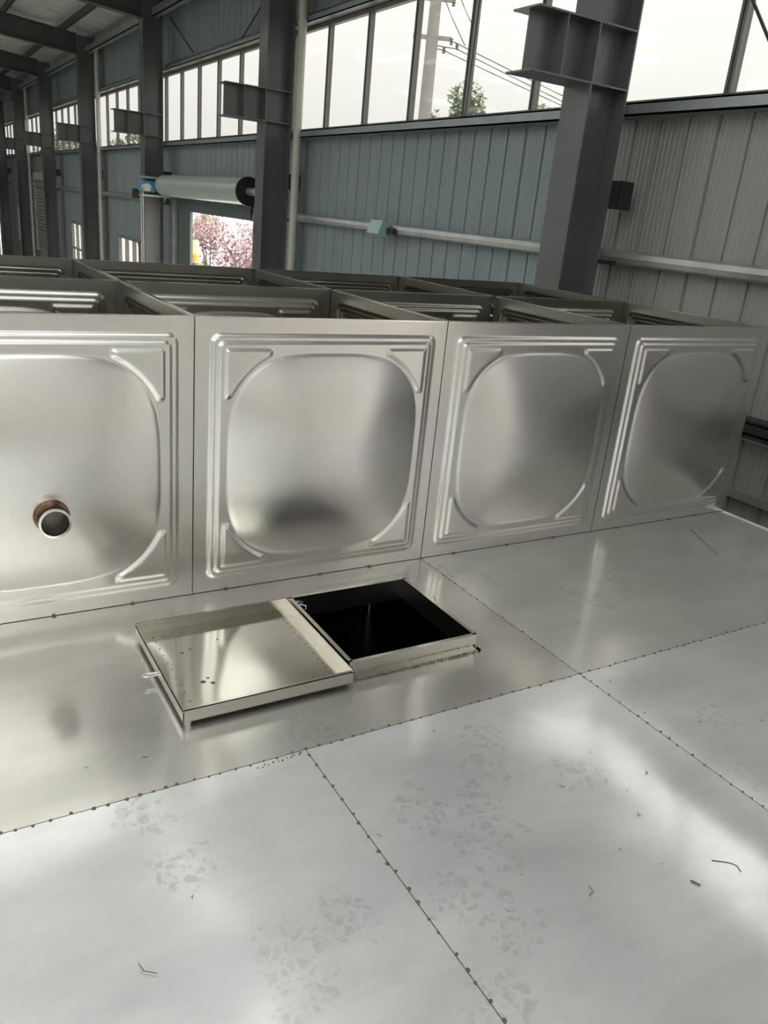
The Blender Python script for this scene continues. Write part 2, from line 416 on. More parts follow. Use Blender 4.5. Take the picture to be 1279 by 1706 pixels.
# ------------------------------------------------------------------ roof
ce = struct('ceiling')
def slab(x0, y0, x1, y1, name, mat, th=0.02, dz=0.0):
    m = MB(); z0, z1 = roof_z(x0)+dz, roof_z(x1)+dz
    for t in (0, th):
        m.v += [(x0, y0, z0+t), (x1, y0, z1+t), (x1, y1, z1+t), (x0, y1, z0+t)]
    m.f += [(0, 3, 2, 1), (4, 5, 6, 7), (0, 1, 5, 4), (1, 2, 6, 5), (2, 3, 7, 6), (3, 0, 4, 7)]
    return m.obj(name, mat, ce)
def foil(x0, x1, y0, y1):
    """sagging insulation foil between purlins (purlins run along y every 1.3 m)"""
    m = MB(); nx = max(2, int((x1-x0)/0.1)); ny = max(2, int((y1-y0)/0.25))
    for j in range(ny+1):
        for i in range(nx+1):
            x = x0+(x1-x0)*i/nx; y = y0+(y1-y0)*j/ny
            ph = ((3.3-x) % 1.3)/1.3
            sag = 0.16*math.sin(PI*ph)*(0.6+0.6*noise.noise(Vector((x*0.8, y*1.3, 3))))
            z = roof_z(x)-max(0, sag)+0.015*noise.noise(Vector((x*4, y*3, 1)))
            m.v.append((x, y, z))
    for j in range(ny):
        for i in range(nx):
            a = j*(nx+1)+i; m.f.append((a, a+nx+1, a+nx+2, a+1))
    return m.obj('foil_panel', 'foil', ce, smooth=True)
for i, cy in enumerate(COLY[:-1]):
    a = cy
    if i < 7:
        foil(1.2, WX+0.05, a, a+6)
        slab(LX, a, 1.2, a+1.4, 'foil_panel', 'foil'); slab(LX, a+4.6, 1.2, a+6, 'foil_panel', 'foil')
        xs = 1.2 if i < 3 else -2.4
        if i >= 3: slab(xs, a+1.4, 1.2, a+4.6, 'foil_panel', 'foil')
        for (x0, x1) in ((RIDGE, xs), (LX, RIDGE)): slab(x0, a+1.4, x1, a+4.6, 'added_skylight', 'frp', 0.004)  # unseen skylights, added and enlarged to light the deck
    else:
        slab(RIDGE, a, WX, a+6, 'foil_panel', 'foil'); slab(LX, a, RIDGE, a+6, 'foil_panel', 'foil')
for k in range(15):
    x = 3.3-1.3*k
    z = roof_z(x)-0.02
    MB().box(x-0.03, Y0, z-0.17, x+0.03, COLY[-1], z-0.155).box(x-0.004, Y0, z-0.17, x+0.004, COLY[-1], z).obj('purlin', 'rafter', ce)

# rafters (tapering I-beams) and columns
def rafter_mesh():
    m = MB()
    def seg(x0, b0, t0, x1, b1, t1):
        i = len(m.v)
        for (hw, lo, hi) in ((0.006, 0, 1),):
            m.v += [(x0, -hw, b0), (x1, -hw, b1), (x1, -hw, t1), (x0, -hw, t0), (x0, hw, b0), (x1, hw, b1), (x1, hw, t1), (x0, hw, t0)]
            m.f += [(i, i+1, i+2, i+3), (i+7, i+6, i+5, i+4)]
        for (q0, q1) in ((b0, b1), (t0-0.014, t1-0.014)):
            i = len(m.v); hw = 0.11
            m.v += [(x0, -hw, q0), (x1, -hw, q1), (x1, hw, q1), (x0, hw, q0), (x0, -hw, q0+0.014), (x1, -hw, q1+0.014), (x1, hw, q1+0.014), (x0, hw, q0+0.014)]
            m.f += [(i, i+3, i+2, i+1), (i+4, i+5, i+6, i+7), (i, i+1, i+5, i+4), (i+1, i+2, i+6, i+5), (i+2, i+3, i+7, i+6), (i+3, i, i+4, i+7)]
    z = lambda x: roof_z(x)-0.20
    seg(3.55, z(3.55)-0.45, z(3.55), RIDGE, z(RIDGE)-0.5, z(RIDGE))
    seg(LX+0.45, z(LX+0.45)-0.45, z(LX+0.45), RIDGE, z(RIDGE)-0.5, z(RIDGE))
    return m.mesh('roof_rafter', 'rafter')
rm = rafter_mesh()
CH = roof_z(3.75)-0.2-GZ
def column(name, loc):
    c = thing(name, '', 'column', loc)
    # local: x 0..0.37 from inner to outer flange, z 0 at ground
    MB().box(0, -0.14, 0, 0.014, 0.14, CH).obj('inner_flange', 'column', c)
    MB().box(0.356, -0.14, 0, 0.37, 0.14, CH).obj('outer_flange', 'column', c)
    MB().box(0.014, -0.005, 0, 0.356, 0.005, CH).obj('web', 'column', c)
    zb, zt = 2.36-GZ, 2.75-GZ
    co = MB().box(-0.55, -0.14, zt-0.012, 0, 0.14, zt).obj('corbel', 'column', c)
    MB().box(-0.55, -0.14, zb, 0, 0.14, zb+0.012).obj('bottom_flange', 'column', co)
    MB().box(-0.52, -0.005, zb+0.012, 0, 0.005, zt-0.012).obj('corbel_web', 'column', co)
    MB().box(-0.285, -0.13, zb+0.012, -0.275, 0.13, zt-0.012).obj('stiffener', 'column', co)
    for z in (zb, zt-0.012): MB().box(0.014, -0.14, z, 0.356, 0.14, z+0.012).obj('stiffener', 'column', c)
    MB().box(0.37, -0.24, 1.56-GZ, 0.50, -0.228, 1.76-GZ).box(0.37, -0.24, 1.56-GZ, 0.382, -0.10, 1.76-GZ).obj('girt_cleat', 'bracket', c)
    MB().box(0.37, -0.24, 1.16-GZ, 0.46, -0.10, 1.19-GZ).obj('girt_cleat', 'bracket', c)
    MB().box(-0.06, -0.2, 0, 0.43, 0.2, 0.03).obj('base_plate', 'column', c)
    return c
ord_ = {3: 'tall grey steel column nearest the camera, right of the tank, with a boxy corbel',
        4: 'dark steel column right of the roller door with a pale downpipe at its right side',
        5: 'grey steel column left of the roller door, behind the blue door motor',
        6: 'fourth steel column from the camera, dark foot, pale pipe close on its right',
        7: 'fifth steel column, between the low window and the louvre',
        8: 'sixth steel column, just left of the slatted louvre',
        9: 'seventh steel column, thin and far along the wall',
        10: 'last steel column visible at the left picture edge'}
col0 = None
for i, cy in enumerate(COLY):
    loc = (3.55, cy, GZ)
    if col0 is None: c = col0 = column('steel_column', loc)
    else: c = copy_tree(col0); c.location = loc
    if i in ord_: c['label'] = ord_[i]
    else:
        c['label'] = '%s grey steel column behind the camera position, outside the picture' % ('farthest', 'middle', 'nearest')[i]
    r = inst('roof_rafter', rm, None, (0, cy, 0))
    tag(r, {3: 'dark roof rafter resting on the nearest steel column', 4: 'roof rafter above the column with the downpipe by the roller door',
            5: 'dark roof rafter crossing the top left of the picture', 6: 'second long dark roof beam seen at upper left',
            7: 'third dark roof beam at upper left, below the second', 8: 'fourth small roof beam far down the hall',
            9: 'fifth tiny roof beam at the left edge', 10: 'farthest roof beam at the end of the hall'}.get(i, ('%s dark roof rafter behind the camera position' % ('farthest', 'middle', 'nearest', '')[min(i, 3)])), 'beam')

# downpipes
for k, (i, lab) in enumerate(((4, 'pale plastic downpipe beside the column right of the roller door'), (6, 'pale plastic downpipe beside the fourth column'), (8, 'thin pale downpipe beside the far sixth column'))):
    cy = COLY[i]
    o = MB().tube([(0, 0, 0), (0, 0, 4.60-GZ)], 0.055, 16).obj('downpipe', 'pvc', loc=(3.97, cy-0.24, GZ), smooth=True)
    for z in (3.48-GZ, 0.75-GZ):
        MB().tube([(0, 0, z), (0, 0, z+0.09)], 0.062, 16).obj('pipe_socket', 'pvc', o, smooth=True)
    tag(o, lab, 'pipe')

# brace rods
def rod(pts, lab=None):
    c = Vector(pts[0]); o = MB().tube([Vector(p)-c for p in pts], 0.011, 8).obj('brace_rod', 'bracket', parent=wr, loc=c, smooth=True)
rod([(4.05, 2.10, 3.76), (4.05, -3.3, -4.4+1.2)])
rod([(4.08, 14.3, 4.41), (4.08, 12.9, 3.70)])
rod([(4.06, 9.2, 4.20), (4.06, 10.6, 3.60)])

MB().tube([(WX-0.06, 4.47, SILL), (WX-0.06, 4.44, HEAD)], 0.006, 6).obj('cable', 'bracket', wr)

# floodlight on the girt
lamp = thing('floodlight', 'small teal box floodlight mounted on the wall girt, centre top', 'light', (WX-0.17, 5.68, 1.2))
MB().box(-0.11, -0.13, -0.085, 0.0, 0.13, 0.07, Matrix.Rotation(0.35, 4, 'Y')).obj('lamp_housing', 'lamp', lamp, bevel=0.006)
MB().box(-0.02, -0.27, -0.035, 0.03, -0.13, 0.03).obj('mounting_arm', 'bracket', lamp)

# ------------------------------------------------------------------ roller door
dr = struct('door_1')
rx, rz_ = 3.84, 1.50
m = MB()
m.lathe([(0.19, 0), (0.19, 4.35)], 40, Matrix.Translation((rx, 9.45, rz_)) @ Matrix.Rotation(-PI/2, 4, 'X'))
m.obj('curtain_roll', 'curtain', dr, smooth=True)
m = MB().lathe([(0.06, -0.01), (0.205, -0.01), (0.205, 0.02), (0.19, 0.02)], 40, Matrix.Translation((rx, 9.45, rz_)) @ Matrix.Rotation(-PI/2, 4, 'X'))
m.obj('end_disc', 'black', dr, smooth=True)
MB().tube([(rx, 8.5, rz_), (rx, 9.46, rz_)], 0.055, 20).obj('axle', 'galv', dr, smooth=True)
MB().tube([(rx, 13.78, rz_), (rx, 13.95, rz_)], 0.17, 20).obj('end_disc', 'lamp', dr, smooth=True)
for k in range(9):   # hanging curtain slats of the raised door
    MB().box(WX-0.06, 10.0, 1.10+k*0.035, WX-0.03, 14.05, 1.132+k*0.035).obj('slat', 'curtain_dark', dr)
MB().box(WX-0.13, 13.95, GZ, WX-0.03, 14.08, 1.28).obj('guide_rail', 'galv', dr)
MB().box(WX-0.13, 9.55, GZ, WX-0.03, 9.70, 1.28).obj('guide_rail', 'galv', dr)
MB().box(WX-0.02, 13.17, GZ, WX+0.03, 13.95, 1.16).obj('door_jamb', 'curtain_dark', dr)
MB().box(WX-0.02, 9.70, GZ, WX+0.12, 9.98, 1.16).obj('door_jamb', 'curtain_dark', dr)
MB().box(WX-0.04, 9.7, 1.08, WX+0.12, 13.95, 1.18).obj('lintel', 'curtain_dark', dr)
mo = MB().box(3.44, 13.98, 1.36, 3.70, 14.30, 1.56).obj('door_motor', 'blue', dr, bevel=0.02)
MB().tube([(3.50, 13.80, 1.44), (3.50, 13.99, 1.44)], 0.07, 16).obj('motor_cap', 'pvc', mo, smooth=True)
MB().box(3.42, 13.95, 1.60, 3.95, 14.15, 1.64).box(3.42, 13.95, 1.28, 3.95, 14.15, 1.31).obj('motor_bracket', 'galv', dr)
for y in (13.98, 14.12): MB().tube([(3.46, y, 1.36), (3.46, y, GZ+1.0)], 0.012, 6).obj('hand_chain', 'pvc', dr)
MB().box(3.40, 14.40, 1.22, 3.50, 14.56, 1.40, ).obj('switch_box', 'black', dr)

# ------------------------------------------------------------------ remaining shell (outside the view)
wl = struct('wall_left')
lo = MB().box(LX-0.1, Y0, GZ, LX, Y1, 1.0).obj('cladding_panel', 'clad_grey', wl)
MB().box(LX-0.1, Y0, 3.3, LX, Y1, 4.95).obj('cladding_panel', 'clad_grey', wl)
wn += 1
w = struct('window_%d' % wn)
for k in range(45):
    y = Y0+k*1.5
    MB().box(LX-0.08, y-0.03, 1.0, LX-0.02, y+0.03, 3.3).obj('mullion', 'frame', w)
    if y+1.5 < Y1: MB().box(LX-0.06, y+0.03, 1.0, LX-0.054, y+1.47, 3.3).obj('pane', 'glass', w)
def gable(name, y0, y1):
    m = MB(); pts = [(LX, GZ), (WX, GZ), (WX, 4.95), (RIDGE, 6.0), (LX, 4.95)]
    for y in (y0, y1): m.v += [(x, y, z) for x, z in pts]
    n = 5; m.f += [tuple(range(n)), tuple(range(2*n-1, n-1, -1))]
    for i in range(n): m.f.append((i, i+n, (i+1) % n+n, (i+1) % n))
    o = m.obj(name, 'clad_grey'); tag(o, kind='structure')
gable('wall_back', Y1, Y1+0.1)
m = MB().box(LX, Y0-0.1, GZ, WX, Y0, -0.6)
m.v += [(LX, Y0, 4.3), (WX, Y0, 4.3), (WX, Y0, 4.95), (RIDGE, Y0, 6.0), (LX, Y0, 4.95)]; m.f.append((8, 9, 10, 11, 12))
tag(m.obj('wall_front', 'clad_grey'), kind='structure')
wn += 1
w = struct('window_%d' % wn)  # unseen end glazing, added so the stamped panels reflect something bright
for k in range(14):
    x = LX+k*1.5
    MB().box(x-0.03, Y0-0.08, -0.6, x+0.03, Y0-0.02, 4.3).obj('mullion', 'frame', w)
    if x+1.5 < WX: MB().box(x+0.03, Y0-0.06, -0.6, x+1.47, Y0-0.054, 4.3).obj('pane', 'glass', w)

# ------------------------------------------------------------------ stamped tank panel
def stamped(mat):
    ax = []
    t = 0.0
    while t < 0.135: ax.append(t); t += 0.0052
    while t < 0.31: ax.append(t); t += 0.0075
    while t < 0.487: ax.append(t); t += 0.022
    ax = ax+[0.5]+[1-a for a in reversed(ax)]
    n = len(ax)
    def sst(a, b, x):
        t = max(0, min(1, (x-a)/(b-a))); return t*t*(3-2*t)
    def rr_d(x, y, m_, R):      # distance inside a rounded square with margin m_
        hx, hy = 0.5-m_-R, 0.5-m_-R
        qx, qy = abs(x-0.5)-hx, abs(y-0.5)-hy
        return -(math.hypot(max(qx, 0), max(qy, 0))+min(max(qx, qy), 0)-R)
    def h(x, y):
        z = 0.009*sst(0, 0.012, rr_d(x, y, 0.050, 0.035))
        z += 0.008*sst(0, 0.010, rr_d(x, y, 0.074, 0.022))
        # corner gussets
        u, v = min(x, 1-x), min(y, 1-y)
        d1 = min(u-0.098, v-0.098)
        cx = 0.115+0.30; dd = math.hypot(max(cx-u, 0), max(cx-v, 0))-0.325
        d = min(d1, dd) if (u < 0.27 and v < 0.27) else -1
        d = min(d, 0.268-u, 0.268-v)
        z += 0.007*sst(0, 0.010, d)
        # dished field
        X, Y = abs(x-0.5)/0.386, abs(y-0.5)/0.386
        r = (X**3.3+Y**3.3)**(1/3.3)
        if r < 1: z += 0.002*sst(0, 0.03, (1-r)) + 0.048*(1-r**2.1)
        return z
    m = MB()
    s0 = 0.0022
    for v in ax:
        for u in ax:
            m.v.append((s0+u*(1-2*s0), -h(u, v), s0+v*(1-2*s0)))
    for j in range(n-1):
        for i in range(n-1):
            a = j*n+i; m.f.append((a, a+1, a+n+1, a+n))
    # folded lip to the back along all four edges
    def lip(idx):
        b = len(m.v)
        for k in idx:
            x, y_, z = m.v[k]; m.v.append((x, 0.010, z))
        for q in range(len(idx)-1): m.f.append((idx[q], b+q, b+q+1, idx[q+1]))
    lip(list(range(n))); lip([(n-1)*n+i for i in reversed(range(n))])
    lip([i*n for i in reversed(range(n))]); lip([i*n+n-1 for i in range(n)])
    me = m.mesh('tank_panel', mat, smooth=True)
    me.set_sharp_from_angle(angle=math.radians(60))
    return me
PM = stamped('steel')
PMD = PM.copy(); PMD.materials.clear(); PMD.materials.append(M['steel_shaded'])
PMT = PM.copy(); PMT.materials.clear(); PMT.materials.append(M['steel_tint'])

ut = thing('water_tank', 'open-topped stainless tank of stamped square panels standing on the sheet metal deck', 'tank')
XMIN = -3
for i in range(XMIN, 3):
    inst('tank_panel', PMT if i == -1 else PM, ut, (i, 0, 0))
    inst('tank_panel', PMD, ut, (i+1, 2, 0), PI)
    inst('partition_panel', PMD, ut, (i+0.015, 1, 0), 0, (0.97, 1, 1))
for k in range(XMIN, 4):
    for j in (0, 1):
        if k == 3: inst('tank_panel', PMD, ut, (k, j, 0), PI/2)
        elif k == XMIN: inst('tank_panel', PM, ut, (k, j+1, 0), -PI/2)
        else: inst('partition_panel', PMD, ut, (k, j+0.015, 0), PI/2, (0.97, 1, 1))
# bright ground edges along the panel tops and bottom angle
for i in range(XMIN, 3):
    MB().box(i+0.004, -0.002, 0.998, i+0.996, 0.012, 1.002).obj('top_edge', 'steel_bright', ut)
    MB().box(i+0.02, 0.994, 0.998, i+0.98, 1.012, 1.002).obj('top_edge', 'steel_bright', ut)
    MB().box(i+0.004, 1.990, 0.998, i+0.996, 2.002, 1.002).obj('top_edge', 'steel_bright', ut)
for k in range(XMIN, 4):
    for j in (0, 1):
        MB().box(k-0.008, j+0.014, 0.998, k+0.008, j+0.986, 1.002).obj('top_edge', 'steel_bright', ut)
# tie rods inside the cells
for (a, b) in (((2.02, 1.35, 0.90), (2.45, 0.98, 0.80)), ((2.02, 0.35, 0.92), (2.40, 0.98, 0.86)), ((1.02, 0.40, 0.86), (1.5, 0.98, 0.80)), ((0.03, 0.4, 0.85), (0.5, 0.98, 0.8))):
    MB().tube([a, b], 0.012, 8).obj('tie_rod', 'steel_bright', ut)
# dark port inside the far right cell
MB().lathe([(0.0, 0), (0.055, 0), (0.055, 0.03), (0.07, 0.03), (0.07, 0.0)], 24, Matrix.Translation((2.975, 1.25, 0.80)) @ Matrix.Rotation(-PI/2, 4, 'Y')).obj('port', 'stud', ut, smooth=True)
# nozzle
NX, NZ = -0.474, 0.385
Ry = Matrix.Translation((NX, -0.064, NZ)) @ Matrix.Rotation(PI/2, 4, 'X')
nz_ = MB().lathe([(0.0415, -0.02), (0.048, 0.0), (0.044, 0.004), (0.043, 0.052), (0.0475, 0.060), (0.0475, 0.070), (0.041, 0.071), (0.038, 0.066), (0.038, 0.008)], 48, Ry).obj('nozzle', 'steel_bright', ut, smooth=True)
nz_['label'] = 'short round pipe stub with rust-brown weld'
prof = [(0.046+0.008*math.cos(t), 0.006+0.008*math.sin(t)) for t in [2*PI*k/8 for k in range(9)]]
MB().lathe([(0.0375, 0.05), (0.0375, 0.012), (0.0, 0.012)], 40, Ry).obj('bore', 'bore', nz_, smooth=True)
MB().lathe(prof, 40, Ry).obj('weld_bead', 'tint', nz_, smooth=True)
MB().lathe([(0.0435, 0.008), (0.0440, 0.035)], 40, Ry).obj('heat_band', 'tint', nz_, smooth=True)
# tack welds along the foot of the front
m = MB()
for i in range(-2, 3):
    for fx in (0.18, 0.52, 0.80):
        x = i+fx+random.uniform(-0.06, 0.06)
        m.box(x-0.005, -0.009, 0.0, x+0.005, -0.001, 0.005)
tw = m.obj('tack_weld', 'weld', ut); tag(tw, kind='stuff')

# ------------------------------------------------------------------ lower tank with its sheet metal deck
lt = thing('storage_tank', 'big lower stainless tank whose flat sheet metal roof fills the foreground', 'tank', (0, 0, 0))
HX0, HX1, HY0, HY1 = 0.275, 0.757, -0.713, -0.247
def axis(a, b, step, extra=()):
    n = max(1, round((b-a)/step)); v = [a+(b-a)*i/n for i in range(n+1)]
    v = [q for q in v if all(abs(q-e) > step*0.3 for e in extra)]+list(extra)
    return sorted(v)
def sheet(x0, y0, x1, y1, hole=None, seed=0, amp=0.006):
    mat = ('deck_shiny' if x0 < 1 else 'deck_mid') if y1 > -0.5 else 'deck'
    g_ = 0.0013
    xs = axis(x0+g_, x1-g_, 0.035, hole[:2] if hole else ()); ys = axis(y0+g_, y1-g_, 0.035, hole[2:] if hole else ())
    m = MB(); nx, ny = len(xs), len(ys)
    for y in ys:
        for x in xs:
            u = (x-x0)/(x1-x0); v = (y-y0)/(y1-y0)
            e = min(1, min(x-x0, x1-x)/0.25)*min(1, min(y-y0, y1-y)/0.25); e = e*e*(3-2*e) if e > 0 else 0
            z = amp*e*(0.35+1.3*noise.noise(Vector((x*1.3, y*1.5, seed))))+0.0012*e*noise.noise(Vector((x*5, y*5, seed+9)))
            if hole:
                dx = max(hole[0]-x, x-hole[1], 0); dy = max(hole[2]-y, y-hole[3], 0)
                z *= min(1, math.hypot(dx, dy)/0.12)
            m.v.append((x, y, z))
    for j in range(ny-1):
        for i in range(nx-1):
            if hole:
                cx, cy = (xs[i]+xs[i+1])/2, (ys[j]+ys[j+1])/2
                if hole[0] < cx < hole[1] and hole[2] < cy < hole[3]: continue
            a = j*nx+i; m.f.append((a, a+1, a+nx+1, a+nx))
    b = len(m.v)
    m.obj('deck_sheet', mat, lt, smooth=True)
sheet(-1, -0.98, 1, 0, (HX0, HX1, HY0, HY1), 1, 0.003)
sheet(1, -0.98, 3, 0, None, 2, 0.004)
sheet(-3, -0.98, -1, 0, None, 3)
sheet(-3, 0, -1, 2, None, 13); sheet(-1, 0, 1, 2, None, 11); sheet(1, 0, 3, 2, None, 12)
sheet(-1, -2.4, 0, -0.98, None, 4, 0.005); sheet(0, -2.4, 1, -0.98, None, 5, 0.010); sheet(1, -2.4, 3, -0.98, None, 6, 0.006)
sheet(-3, -2.4, -1, -0.98, None, 7)
for x0 in (-3, -1, 1): sheet(x0, -4, x0+2, -2.4, None, 18+x0)
MB().box(2.995, -4, -0.03, 3.012, 2, 0.006).obj('edge_trim', 'steel_bright', lt)
for z in (-1.03, -2.03, -3.03):
    for j in range(-4, 2):
        inst('tank_panel', PM, lt, (3, j, z), PI/2); inst('tank_panel', PM, lt, (-3, j+1, z), -PI/2)
    for i in range(-3, 3):
        inst('tank_panel', PM, lt, (i, -4, z)); inst('tank_panel', PM, lt, (i+1, 2, z), PI)
MB().box(-2.9, -3.9, -3.0, 2.9, 1.9, -1.4).obj('dark_fill', 'tank_dark', lt)
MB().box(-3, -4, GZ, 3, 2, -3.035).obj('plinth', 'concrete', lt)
# near-black sheet and fill painted in as the darkness of the unlit tank
MB().box(HX0-1.2, HY0-0.8, -1.39, HX1+1.2, HY1+0.8, -1.385).obj('dark_sheet', 'tank_dark', lt)
# hatch curb
cb = thing('x', '', '')  # replaced below
bpy.data.objects.remove(cb)
def curb():
    t, hgt = 0.004, 0.056
    m = MB()
    m.box(HX0-t, HY0-t, -0.03, HX1+t, HY0, hgt).box(HX0-t, HY1, -0.03, HX1+t, HY1+t, hgt)
    m.box(HX0-t, HY0, -0.03, HX0, HY1, hgt).box(HX1, HY0, -0.03, HX1+t, HY1, hgt)
    c = m.obj('hatch_curb', 'steel_bright', lt); c['label'] = 'raised square steel rim around the open hatch'
    # folded top rim and foot flange
    m = MB()
    for (a, b, c_, d) in ((HX0-0.006, HY0-0.006, HX1+0.006, HY0+0.008), (HX0-0.006, HY1-0.008, HX1+0.006, HY1+0.006),
                          (HX0-0.006, HY0, HX0+0.008, HY1), (HX1-0.008, HY0, HX1+0.006, HY1)):
        m.box(a, b, hgt-0.002, c_, d, hgt+0.002)
    m.obj('curb_rim', 'steel_bright', c)
    m = MB().box(HX0-0.012, HY0-0.022, 0.001, HX1+0.016, HY0-0.003, 0.006).box(HX1+0.003, HY0-0.022, 0.001, HX1+0.02, HY1, 0.006)
    m.obj('foot_flange', 'steel_bright', c)
    m = MB(); q = HX0
    while q < HX1:
        m.lathe([(0.0, 0.004), (0.0035, 0.003), (0.0045, 0)], 8, Matrix.Translation((q, HY0-0.023+random.uniform(-.002, .002), 0.004))); q += random.uniform(0.008, 0.016)
    s = m.obj('weld_stitch', 'weld', c); tag(s, kind='stuff')
    pts = [(HX1+0.006, -0.40, 0.03)]+[(HX1+0.026+0.014*math.sin(t), -0.41, 0.036+0.016*math.cos(t)) for t in [PI*k/6 for k in range(-3, 9)]]
    MB().tube(pts, 0.0022, 6).obj('hasp_ring', 'galv', c, smooth=True)
    # latch wire inside, back left corner
    MB().tube([(HX0+0.01, HY1-0.02, 0.02), (HX0+0.04, HY1-0.012, 0.028), (HX0+0.06, HY1-0.015, 0.02), (HX0+0.055, HY1-0.025, 0.012)], 0.003, 6).obj('latch_wire', 'galv', c, smooth=True)
curb()
# seam welds (spot welds along the joints)
m = MB()
def spots(p0, p1, step, r=0.006):
    p0, p1 = Vector(p0), Vector(p1); L = (p1-p0).length; s = step*0.5
    while s < L:
        p = p0+(p1-p0)*s/L
        rr = r*random.uniform(0.6, 1.0)
        m.lathe([(rr, 0.0), (rr*0.92, 0.0016), (rr*0.62, 0.0018), (rr*0.5, 0.0008), (0.0, 0.0008)], 10, Matrix.Translation((p.x+random.uniform(-.004, .004), p.y+random.uniform(-.004, .004), 0.0006)))
        s += step*random.uniform(0.7, 1.3)
spots((-2.9, -0.98, 0), (3, -0.98, 0), 0.042, 0.0052)
spots((0, -0.98, 0), (0, -2.4, 0), 0.045, 0.0054)
spots((1, -0.98, 0), (1, -2.4, 0), 0.040, 0.0046)
spots((1, 0, 0), (1, -0.98, 0), 0.05, 0.0046)
spots((-0.01, -0.99, 0), (-0.15, -1.0, 0), 0.012, 0.003)
ws = m.obj('spot_weld', 'weld', lt); tag(ws, kind='stuff')
m = MB().box(-3, -0.9815, -0.004, 3, -0.9785, -0.0005).box(-0.0015, -2.4, -0.004, 0.0015, -0.98, -0.0005).box(0.9985, -2.4, -0.004, 1.0015, 0, -0.0005)
m.obj('seam_joint', 'stud', lt)

# ------------------------------------------------------------------ hatch cover (upside-down tray) lying left of the hatch
cv = thing('hatch_cover', 'square stainless hatch lid lying open like a shallow tray left of the hatch', 'lid', (0.262, -0.50, 0.040))
cv.rotation_euler = (0, math.radians(0.0), 0)
w_, d0, d1 = 0.53, -0.265, 0.250
m = MB(); nn = 36
for j in range(nn+1):
    for i in range(nn+1):
        x = -w_+w_*i/nn; y = d0+(d1-d0)*j/nn
        e = math.sin(PI*i/nn)*math.sin(PI*j/nn)
        m.v.append((x, y, -0.019+e*(0.004+0.007*noise.noise(Vector((x*5, y*2.2, 4))))))
for j in range(nn):
    for i in range(nn):
        a = j*(nn+1)+i; m.f.append((a, a+1, a+nn+2, a+nn+1))
m.obj('tray', 'tray', cv, smooth=True)
MB().box(-w_, d0, -0.023, 0, d1, -0.0205).obj('tray_underside', 'tray', cv)
def lip_mesh(a, b, inward, hgt, t=0.0025, top=0.012):
    """upright lip from a to b with a folded top"""
    a, b = Vector(a), Vector(b); d = (b-a).normalized(); n = Vector((inward[0], inward[1], 0))
    m = MB()
    def bx(o0, o1, z0, z1):
        q = [a+n*o0, b+n*o0, b+n*o1, a+n*o1]; i = len(m.v)
        for z in (z0, z1): m.v += [(p.x, p.y, p.z+z) for p in q]
        m.f += [(i, i+3, i+2, i+1), (i+4, i+5, i+6, i+7), (i, i+1, i+5, i+4), (i+1, i+2, i+6, i+5), (i+2, i+3, i+7, i+6), (i+3, i, i+4, i+7)]
    bx(0, t, 0, hgt); bx(0, top, hgt-0.002, hgt)
    return m
lip_mesh((-w_, d0, -0.020), (0, d0, -0.020), (0, 1), 0.036).obj('lip', 'steel_bright', cv)
lip_mesh((-w_, d1, -0.020), (0, d1, -0.020), (0, -1), 0.040, top=0.004).obj('lip', 'steel_bright', cv)
lip_mesh((0, d0, -0.020), (0, d1, -0.020), (-1, 0), 0.038, top=0.004).obj('lip', 'steel_bright', cv)
lip_mesh((-w_, d0, -0.020), (-w_, d1, -0.020), (1, 0), 0.030, top=0.004).obj('lip', 'steel_bright', cv)
m = MB()
def dots(p0, p1, step):
    p0, p1 = Vector(p0), Vector(p1); L = (p1-p0).length; s = 0
    while s < L:
        p = p0+(p1-p0)*s/L; m.lathe([(0.003, 0), (0.002, 0.001), (0, 0.0012)], 7, Matrix.Translation((p.x, p.y+random.uniform(-.003, .003), -0.0175))); s += step*random.uniform(0.8, 1.25)
i_ = 0.045
dots((-w_+i_, d1-i_, 0), (-i_, d1-i_, 0), 0.03); dots((-i_, d1-i_, 0), (-i_, d0+i_, 0), 0.03)
dots((-w_+i_, d0+i_, 0), (-w_+i_, d1-i_, 0), 0.04); dots((-i_, d0+i_*0.7, 0), (-i_*3, d0+i_*0.7, 0), 0.03)
tag(m.obj('spot_weld', 'weld', cv), kind='stuff')
m = MB()
for (x, y, s) in ((-0.43, 0.08, 1), (-0.40, 0.09, 0.7), (-0.42, -0.10, 1), (-0.395, -0.115, 0.8), (-0.40, -0.085, 0.6), (-0.30, 0.12, 0.5)):
    m.lathe([(0.009*s, 0), (0.006*s, 0.0008), (0, 0.001)], 9, Matrix.Translation((x, y, -0.017)))
tag(m.obj('grime_spot', 'stud', cv), kind='stuff')
pts = [(-w_, -0.01, -0.012), (-w_-0.02, -0.006, -0.012)]+[(-w_-0.032-0.012*math.sin(t), -0.012+0.009*math.cos(t), -0.012) for t in [PI*k/6 for k in range(0, 8)]]+[(-w_, -0.022, -0.012)]
MB().tube(pts, 0.003, 6).obj('pull_ring', 'galv', cv, smooth=True)
for (ya, yb) in ((d0+0.004, d0+0.02), (d1-0.03, d1-0.01)): MB().box(-w_+0.008, ya, -0.0395, -w_+0.022, yb, -0.020).obj('foot', 'steel_bright', cv)

